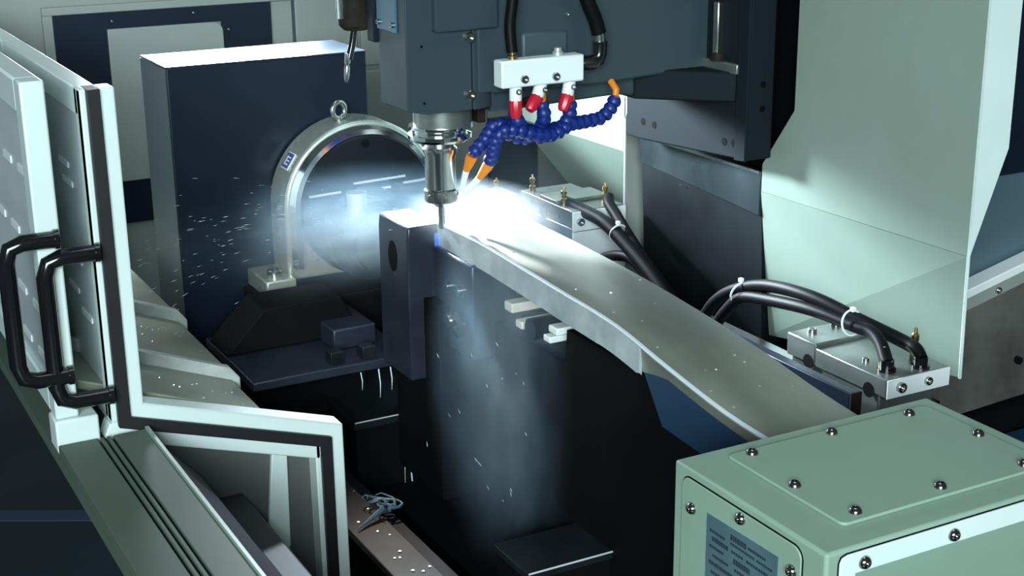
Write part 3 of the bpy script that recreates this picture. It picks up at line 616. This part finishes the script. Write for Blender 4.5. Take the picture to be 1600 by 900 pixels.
G = 'black grease hoses along the guide bed'
for nm, pth, rad, lb in (('a',rh1,.0100,'outer black grease hose arching from the right carriage, ending at its rear socket'),('b',rh2,.0095,'inner black grease hose arching from the right carriage, ending at its front socket'),('c',bh1,.0125,'black grease hose from the front corner of the back carriage'),('d',bh2,.0105,'black grease hose from the rear corner of the back carriage'),('e',bh3,.0095,'short black grease hose looping below the white plate of the back carriage')):
    tag(MB().tube(pth, rad, 14, smooth=8).build('grease_hose', 'hose_black'), lb, 'hose', G)
tl = ('white cable tie round the hose bundle behind the blade','white cable tie at the crest of the right hose arch','white cable tie with a square head near the right carriage')
for (c, ax, rr_), lb in zip((((.405,.118,1.030),(0,-1,-.35),.0165),((.415,-.232,1.013),(0,-1,-.35),.0185),((.418,-.492,1.038),(0,-1,.2),.0185)), tl):
    mb = MB().torus(c, ax, rr_, .0016, 24, 6); mb.box(c[0]-.003,c[0]+.003,c[1]-.004,c[1]+.003,c[2]+rr_-.001,c[2]+rr_+.005); tag(mb.build('cable_tie', 'cablewhite'), lb, 'cable tie')

# ------------------------------------------------------------------ tailstock box
ts = thing('tailstock_box', 'pale green tailstock box with screwed cover plates at lower right', 'tailstock', (.02,-1.0,.3))
X0, X1, Y0, Y1, Z1 = -.1555, .192, -1.1125, -.873, 1.100
mb = MB(); Zb, zp, zq, xp, yp = .55, 1.0715, 1.030, -.119, Y0+.022
N = {k: mb.bm.verts.new(p) for k, p in dict(A=(X0,Y0,Zb), B=(X0,Y0,Z1), C=(X1,Y0,Z1), E=(X1,Y0,zp), F=(xp,Y0,zp), G=(xp,Y0,Zb), H=(X1,yp,zq), I=(xp,yp,zq), J=(X1,yp,Zb), K=(xp,yp,Zb), L=(X0,Y1,Zb), O=(X0,Y1,Z1), P=(X1,Y1,Z1), Q=(X1,Y1,Zb)).items()}
for q in ('ABCEFG', 'FEHI', 'IHJK', 'FIKG', 'BOPC', 'LOBA', 'LQPO', 'CPQJHE', 'AGKJQL'): mb.bm.faces.new([N[c] for c in q])
mb.build('box_body', 'celadon', ts, bevel=.0035, seg=3)
MB().box(X0+.03, X1-.03, Y0+.03, Y1-.03, .30, .55).build('box_pedestal', 'navy', ts)
MB().cyl((.075,Y1-.002,.99), (.075,-.835,.99), .024, n=24).build('live_centre', 'steel', ts)
mb = MB(); mb.prism(rrect(-.107,.168,-1.078,-.896,.008), 'z', Z1, Z1+.0035); tp = mb.build('top_plate', 'celadon', ts, bevel=.001)
for p in ((-.082,-.907),(-.093,-.990),(-.080,-1.064),(.029,-1.063),(.025,-.906),(.133,-.908),(.157,-.987),(.140,-1.066)): screw(tp, (p[0],p[1],Z1+.0035), (0,0,1), .0066)
def seam(P, Q_, axis, a, b):
    mb = MB(); f3 = lambda p, t: {'x': (t,p[0],p[1]), 'y': (p[0],t,p[1])}[axis]
    R4 = [[mb.bm.verts.new(f3(p, t)) for p in L_] for L_, t in ((P,a),(Q_,a),(Q_,b),(P,b))]
    n = len(P)
    for i in range(n):
        j = (i+1) % n
        for k in range(4): mb.bm.faces.new((R4[k][i], R4[k][j], R4[(k+1)%4][j], R4[(k+1)%4][i]))
    return mb
mb = MB(); mb.prism(rrect(-1.0805,-.8900,.80,1.0905,.012), 'x', X0-.0022, X0); sp = mb.build('side_plate', 'celadon', ts, bevel=.0008)
seam(rrect(-1.0820,-.8885,.79,1.0920,.0135), rrect(-1.0803,-.8902,.80,1.0903,.012), 'x', X0-.0004, X0+.002).build('shadow_gap', 'black', sp)
for y, z in ((-.909,1.060),(-.990,1.0835),(-1.069,1.064)): screw(sp, (X0-.0022,y,z), (-1,0,0), .0066)
MB().prism([(-1.049,.93),(-.936,.93),(-.936,1.0665),(-1.049,1.0690)], 'x', X0-.0032, X0-.0020).build('nameplate', 'plate', sp)
npl = bpy.data.objects['nameplate']
rows = [(1.058,[(.040,.062,.006),(.068,.094,.003)]),(1.051,[(.006,.030,.003),(.040,.075,.0025),(.082,.106,.0025)]),(1.043,[(.010,.034,.005),(.042,.058,.003),(.066,.100,.003)]),(1.034,[(.006,.030,.003),(.046,.070,.006)]),(1.025,[(.012,.036,.003),(.048,.066,.003),(.074,.102,.003)]),(1.016,[(.006,.044,.004),(.056,.078,.003)]),(1.006,[(.010,.030,.003),(.040,.074,.004),(.084,.104,.003)]),(.996,[(.006,.040,.003),(.052,.090,.003)])]
mb = MB()
for z, segs in rows:
    for a, b8, hgt in segs:
        x_ = a
        while x_ < b8:
            wd = random.choice((.0022,.003,.0036)); mb.box(X0-.0036, X0-.0031, -.936-x_-wd, -.936-x_, z-hgt/2, z+hgt/2); x_ += wd+.0009
mb.build('printed_lines', 'ink', npl)
mb = MB(); mb.prism([(X1-.004,1.0735),(X1-.004,1.0945),(-.132,1.0945),(-.138,1.0925),(-.1405,1.0875),(-.1405,1.0735),(-.1405,.80),(-.122,.80),(-.1215,1.0735)], 'y', Y0-.0022, Y0); fpz = mb.build('front_plate', 'white', ts, bevel=.0006)
mb = MB(); mb.prism([(X1-.003,1.0945),(X1-.003,1.0960),(-.1325,1.0960),(-.1395,1.0937),(-.1420,1.0878),(-.1420,.80),(-.1405,.80),(-.1405,1.0875),(-.138,1.0925),(-.132,1.0945)], 'y', Y0-.0005, Y0+.001); mb.build('shadow_gap', 'black', fpz)
for x in (-.112,-.002,.108): screw(fpz, (x,Y0-.0022,1.0825), (0,-1,0), .0068)

# ------------------------------------------------------------------ right background
rs = thing('side_enclosure', 'blue grey side enclosure panel with bright ledge at the right edge', 'enclosure', (1.0,-.2,.6))
mb = MB(); mb.box(.76,1.45,-.262,-.245,.80,1.150); mb.build('blue_panel', 'bgpanel', rs)
MB().box(.76,1.6,-.275,-.24,1.150,1.9).build('dark_panel', 'navy', rs, bevel=.003)
MB().cyl((1.02,-.282,1.265),(1.02,-.272,1.265),.007,n=16).build('panel_screw', 'chrome', rs)
k = .226
def led(z0, z1): return [(.745,.966+z0+(.745-.835)*k),(1.35,.966+z0+(1.35-.835)*k),(1.35,.966+z1+(1.35-.835)*k),(.745,.966+z1+(.745-.835)*k)]
MB().prism(led(-.016,0), 'y', -.305, -.268).build('ledge', 'manifold', rs, bevel=.002)
lf = MB().prism(led(-.041,-.0165), 'y', -.300, -.268).build('ledge_flange', 'wall', rs, bevel=.001)
screw(lf, (.917,-.300,.955), (0,-1,.0), .0058, ME_CAP)
mb = MB(); v = [mb.bm.verts.new(p) for p in ((.745,-.29,.905),(1.35,-.29,1.04),(1.35,-.33,.78),(.745,-.33,.75),(.745,-.27,.905),(1.35,-.27,1.04),(1.35,-.31,.78),(.745,-.31,.75))]
for q in ((0,1,2,3),(7,6,5,4),(0,4,5,1),(1,5,6,2),(2,6,7,3),(3,7,4,0)): mb.bm.faces.new([v[i] for i in q])
mb.build('stained_slope', 'waygrey', rs)
MB().cyl((.965,-.322,.822),(.965,-.300,.822),.007,n=14).build('drain_hole', 'black', rs)
MB().box(.745,1.5,-.345,-.305,.3,.75).build('lower_panel', 'black', rs)
tag(MB().box(.66,1.2,-.52,-.36,.55,.715).build('blue_tray', 'deepblue', bevel=.006), 'dark blue tray behind the tailstock box at the right edge', 'tray')

# ------------------------------------------------------------------ coolant spray, drips, chips and mist
mb = MB()
def drop(p, d, L, rr):
    p = Vector(p); d = Vector(d).normalized(); q = d.orthogonal().normalized(); s2 = d.cross(q)
    a = mb.bm.verts.new(p-d*L*.5); e = mb.bm.verts.new(p+d*L*.5)
    ring = [mb.bm.verts.new(p+(q*math.cos(t)+s2*math.sin(t))*rr+d*L*.12) for t in (0,1.571,3.142,4.712)]
    for i in range(4): mb.bm.faces.new((a, ring[(i+1)%4], ring[i])); mb.bm.faces.new((e, ring[i], ring[(i+1)%4]))
for i in range(170):
    t = random.random()**.8; a = random.gauss(0, .20); el_ = random.gauss(.10, .14)
    d = Vector((-math.cos(a), math.sin(a)+.35, el_)); L = .05+.42*t
    p = Vector((-.01,.03,1.135))+d.normalized()*L+Vector((0,0,-.12*t*t+random.gauss(0,.015)))
    if p.y > .43 or p.x < -.46: continue
    drop(p, d+Vector((0,0,-.5*t)), random.uniform(.004,.013), random.uniform(.00014,.00032))
for i in range(40):
    p = Vector((random.uniform(-.05,.12), random.uniform(-.25,.02), random.uniform(.72,1.06))); drop(p, (random.gauss(.3,.2),-.4,-1), random.uniform(.004,.012), random.uniform(.0003,.0006))
mb.build('coolant_droplets', 'water', kind='stuff'); sd = bpy.data.objects['coolant_droplets']; tag(sd, 'fine bright coolant droplets flying left from the cutter', 'spray')
mb = MB()
for x, z0, z1, y, rr in ((.010,.842,.66,.158,.0030),(-.030,.842,.80,.158,.0012),(-.052,.842,.79,.158,.0012),(-.085,.842,.81,.158,.0010),(.055,.735,.66,.156,.0016),(-.012,.735,.62,.156,.0012),(.002,.64,.56,.156,.0014)):
    mb.tube([(x,y,z0),(x+.002,y-.001,(z0+z1)/2),(x+.001,y-.001,z1)], [rr, rr*.8, rr*.2], 7)
tag(mb.build('coolant_drips', 'water', kind='stuff'), 'thin coolant streams dripping from the dark table edge', 'drips')
mb = MB()
def speck(p, s3):
    mb.box(p[0]-s3, p[0]+s3, p[1]-s3, p[1]+s3, p[2], p[2]+s3*.8, Matrix.Rotation(random.random()*3, 3, 'Z'), Vector(p))
for i in range(26):
    x = random.uniform(-.49,-.34); y = random.choice((random.uniform(-.09,.07), random.uniform(.14,.36))); dr = .020 if y < .085 else .008
    speck((x, y, .922-dr+(x+.325)*-.385+.0005), random.uniform(.0005,.0011))
for i in range(26):
    y = random.uniform(-.75,-.05); t = random.uniform(.05,.95); speck((.010+.145*t, y, zl_at(y)-.006*t+.006*math.sin(math.pi*t)-.0005), random.uniform(.0006,.0018))
for i in range(14): speck((random.uniform(-.22,-.165), random.uniform(-.35,.07), .7002), random.uniform(.0008,.002))
tag(mb.build('metal_chips', 'alu', kind='stuff'), 'tiny bright metal chips scattered over covers, blade and rail', 'chips')
mb = MB()
for k_ in range(7):
    pts = []; p = Vector((-.150+random.gauss(0,.008), -.085+random.gauss(0,.012), .706)); a = random.uniform(0,6.3)
    for j in range(7): pts.append(p.copy()); p += Vector((math.cos(a), math.sin(a), random.uniform(-.2,.5)))*.010; a += random.uniform(.3,1.1)
    mb.tube(pts, [.0030,.0008], 6)
mb.tube([(-.215,-.125,.704),(-.19,-.11,.706),(-.16,-.095,.712)], [.001,.005], 6)
tag(mb.build('swarf_curl', 'bluecloth'), 'bluish tangled swarf curl lying on the rusty rail', 'swarf')

def mist(name, c, rad, dens, col, label, aniso=.35, rot=(0,0,0), noise=5.0, power=2.0):
    bm_ = MB(); bm_.lathe([(0,-1)]+[(math.cos(math.radians(a)), math.sin(math.radians(a))) for a in range(-75,90,15)]+[(0,1)], (0,0,0), n=20)
    o = bm_.build(name, M['water'], kind='stuff'); o.location = c; o.scale = rad; o.rotation_euler = rot
    m = bpy.data.materials.new(name); m.use_nodes = True; nt = m.node_tree; nt.nodes.remove(nt.nodes['Principled BSDF'])
    out = nt.nodes['Material Output']; sc = nt.nodes.new('ShaderNodeVolumeScatter'); sc.inputs['Color'].default_value = (*col, 1); sc.inputs['Anisotropy'].default_value = aniso
    tc = nt.nodes.new('ShaderNodeTexCoord'); gr = nt.nodes.new('ShaderNodeTexGradient'); gr.gradient_type = 'SPHERICAL'
    nz_ = nt.nodes.new('ShaderNodeTexNoise'); nz_.inputs['Scale'].default_value = noise; nz_.inputs['Detail'].default_value = 3
    pw = nt.nodes.new('ShaderNodeMath'); pw.operation = 'POWER'; pw.inputs[1].default_value = power
    mr = nt.nodes.new('ShaderNodeMapRange'); mr.inputs[1].default_value = .3; mr.inputs[2].default_value = .75; mr.inputs[3].default_value = .25; mr.inputs[4].default_value = 1.6
    mu = nt.nodes.new('ShaderNodeMath'); mu.operation = 'MULTIPLY'; mu2 = nt.nodes.new('ShaderNodeMath'); mu2.operation = 'MULTIPLY'; mu2.inputs[1].default_value = dens
    L = nt.links.new
    L(tc.outputs['Object'], gr.inputs[0]); L(tc.outputs['Object'], nz_.inputs['Vector']); L(gr.outputs['Fac'], pw.inputs[0]); L(nz_.outputs['Fac'], mr.inputs[0])
    L(pw.outputs[0], mu.inputs[0]); L(mr.outputs[0], mu.inputs[1]); L(mu.outputs[0], mu2.inputs[0]); L(mu2.outputs[0], sc.inputs['Density']); L(sc.outputs[0], out.inputs['Volume'])
    o.data.materials.clear(); o.data.materials.append(m); tag(o, label, 'mist'); return o
mist('coolant_mist', (.085,.03,1.125), (.13,.17,.055), 18, (.86,.95,1.0), 'dense white coolant mist glowing round the cutter', power=1.6)
mist('coolant_mist', (-.07,.26,1.065), (.38,.16,.125), 15, (.50,.78,1.0), 'thin bluish coolant mist fanning left over the rotary table', noise=5, power=2.3, aniso=.5)
mist('coolant_mist', (.045,-.19,.93), (.155,.17,.38), 9, (.52,.78,1.0), 'bluish coolant mist falling in front of the dark fixture', noise=4, power=1.5, aniso=0)
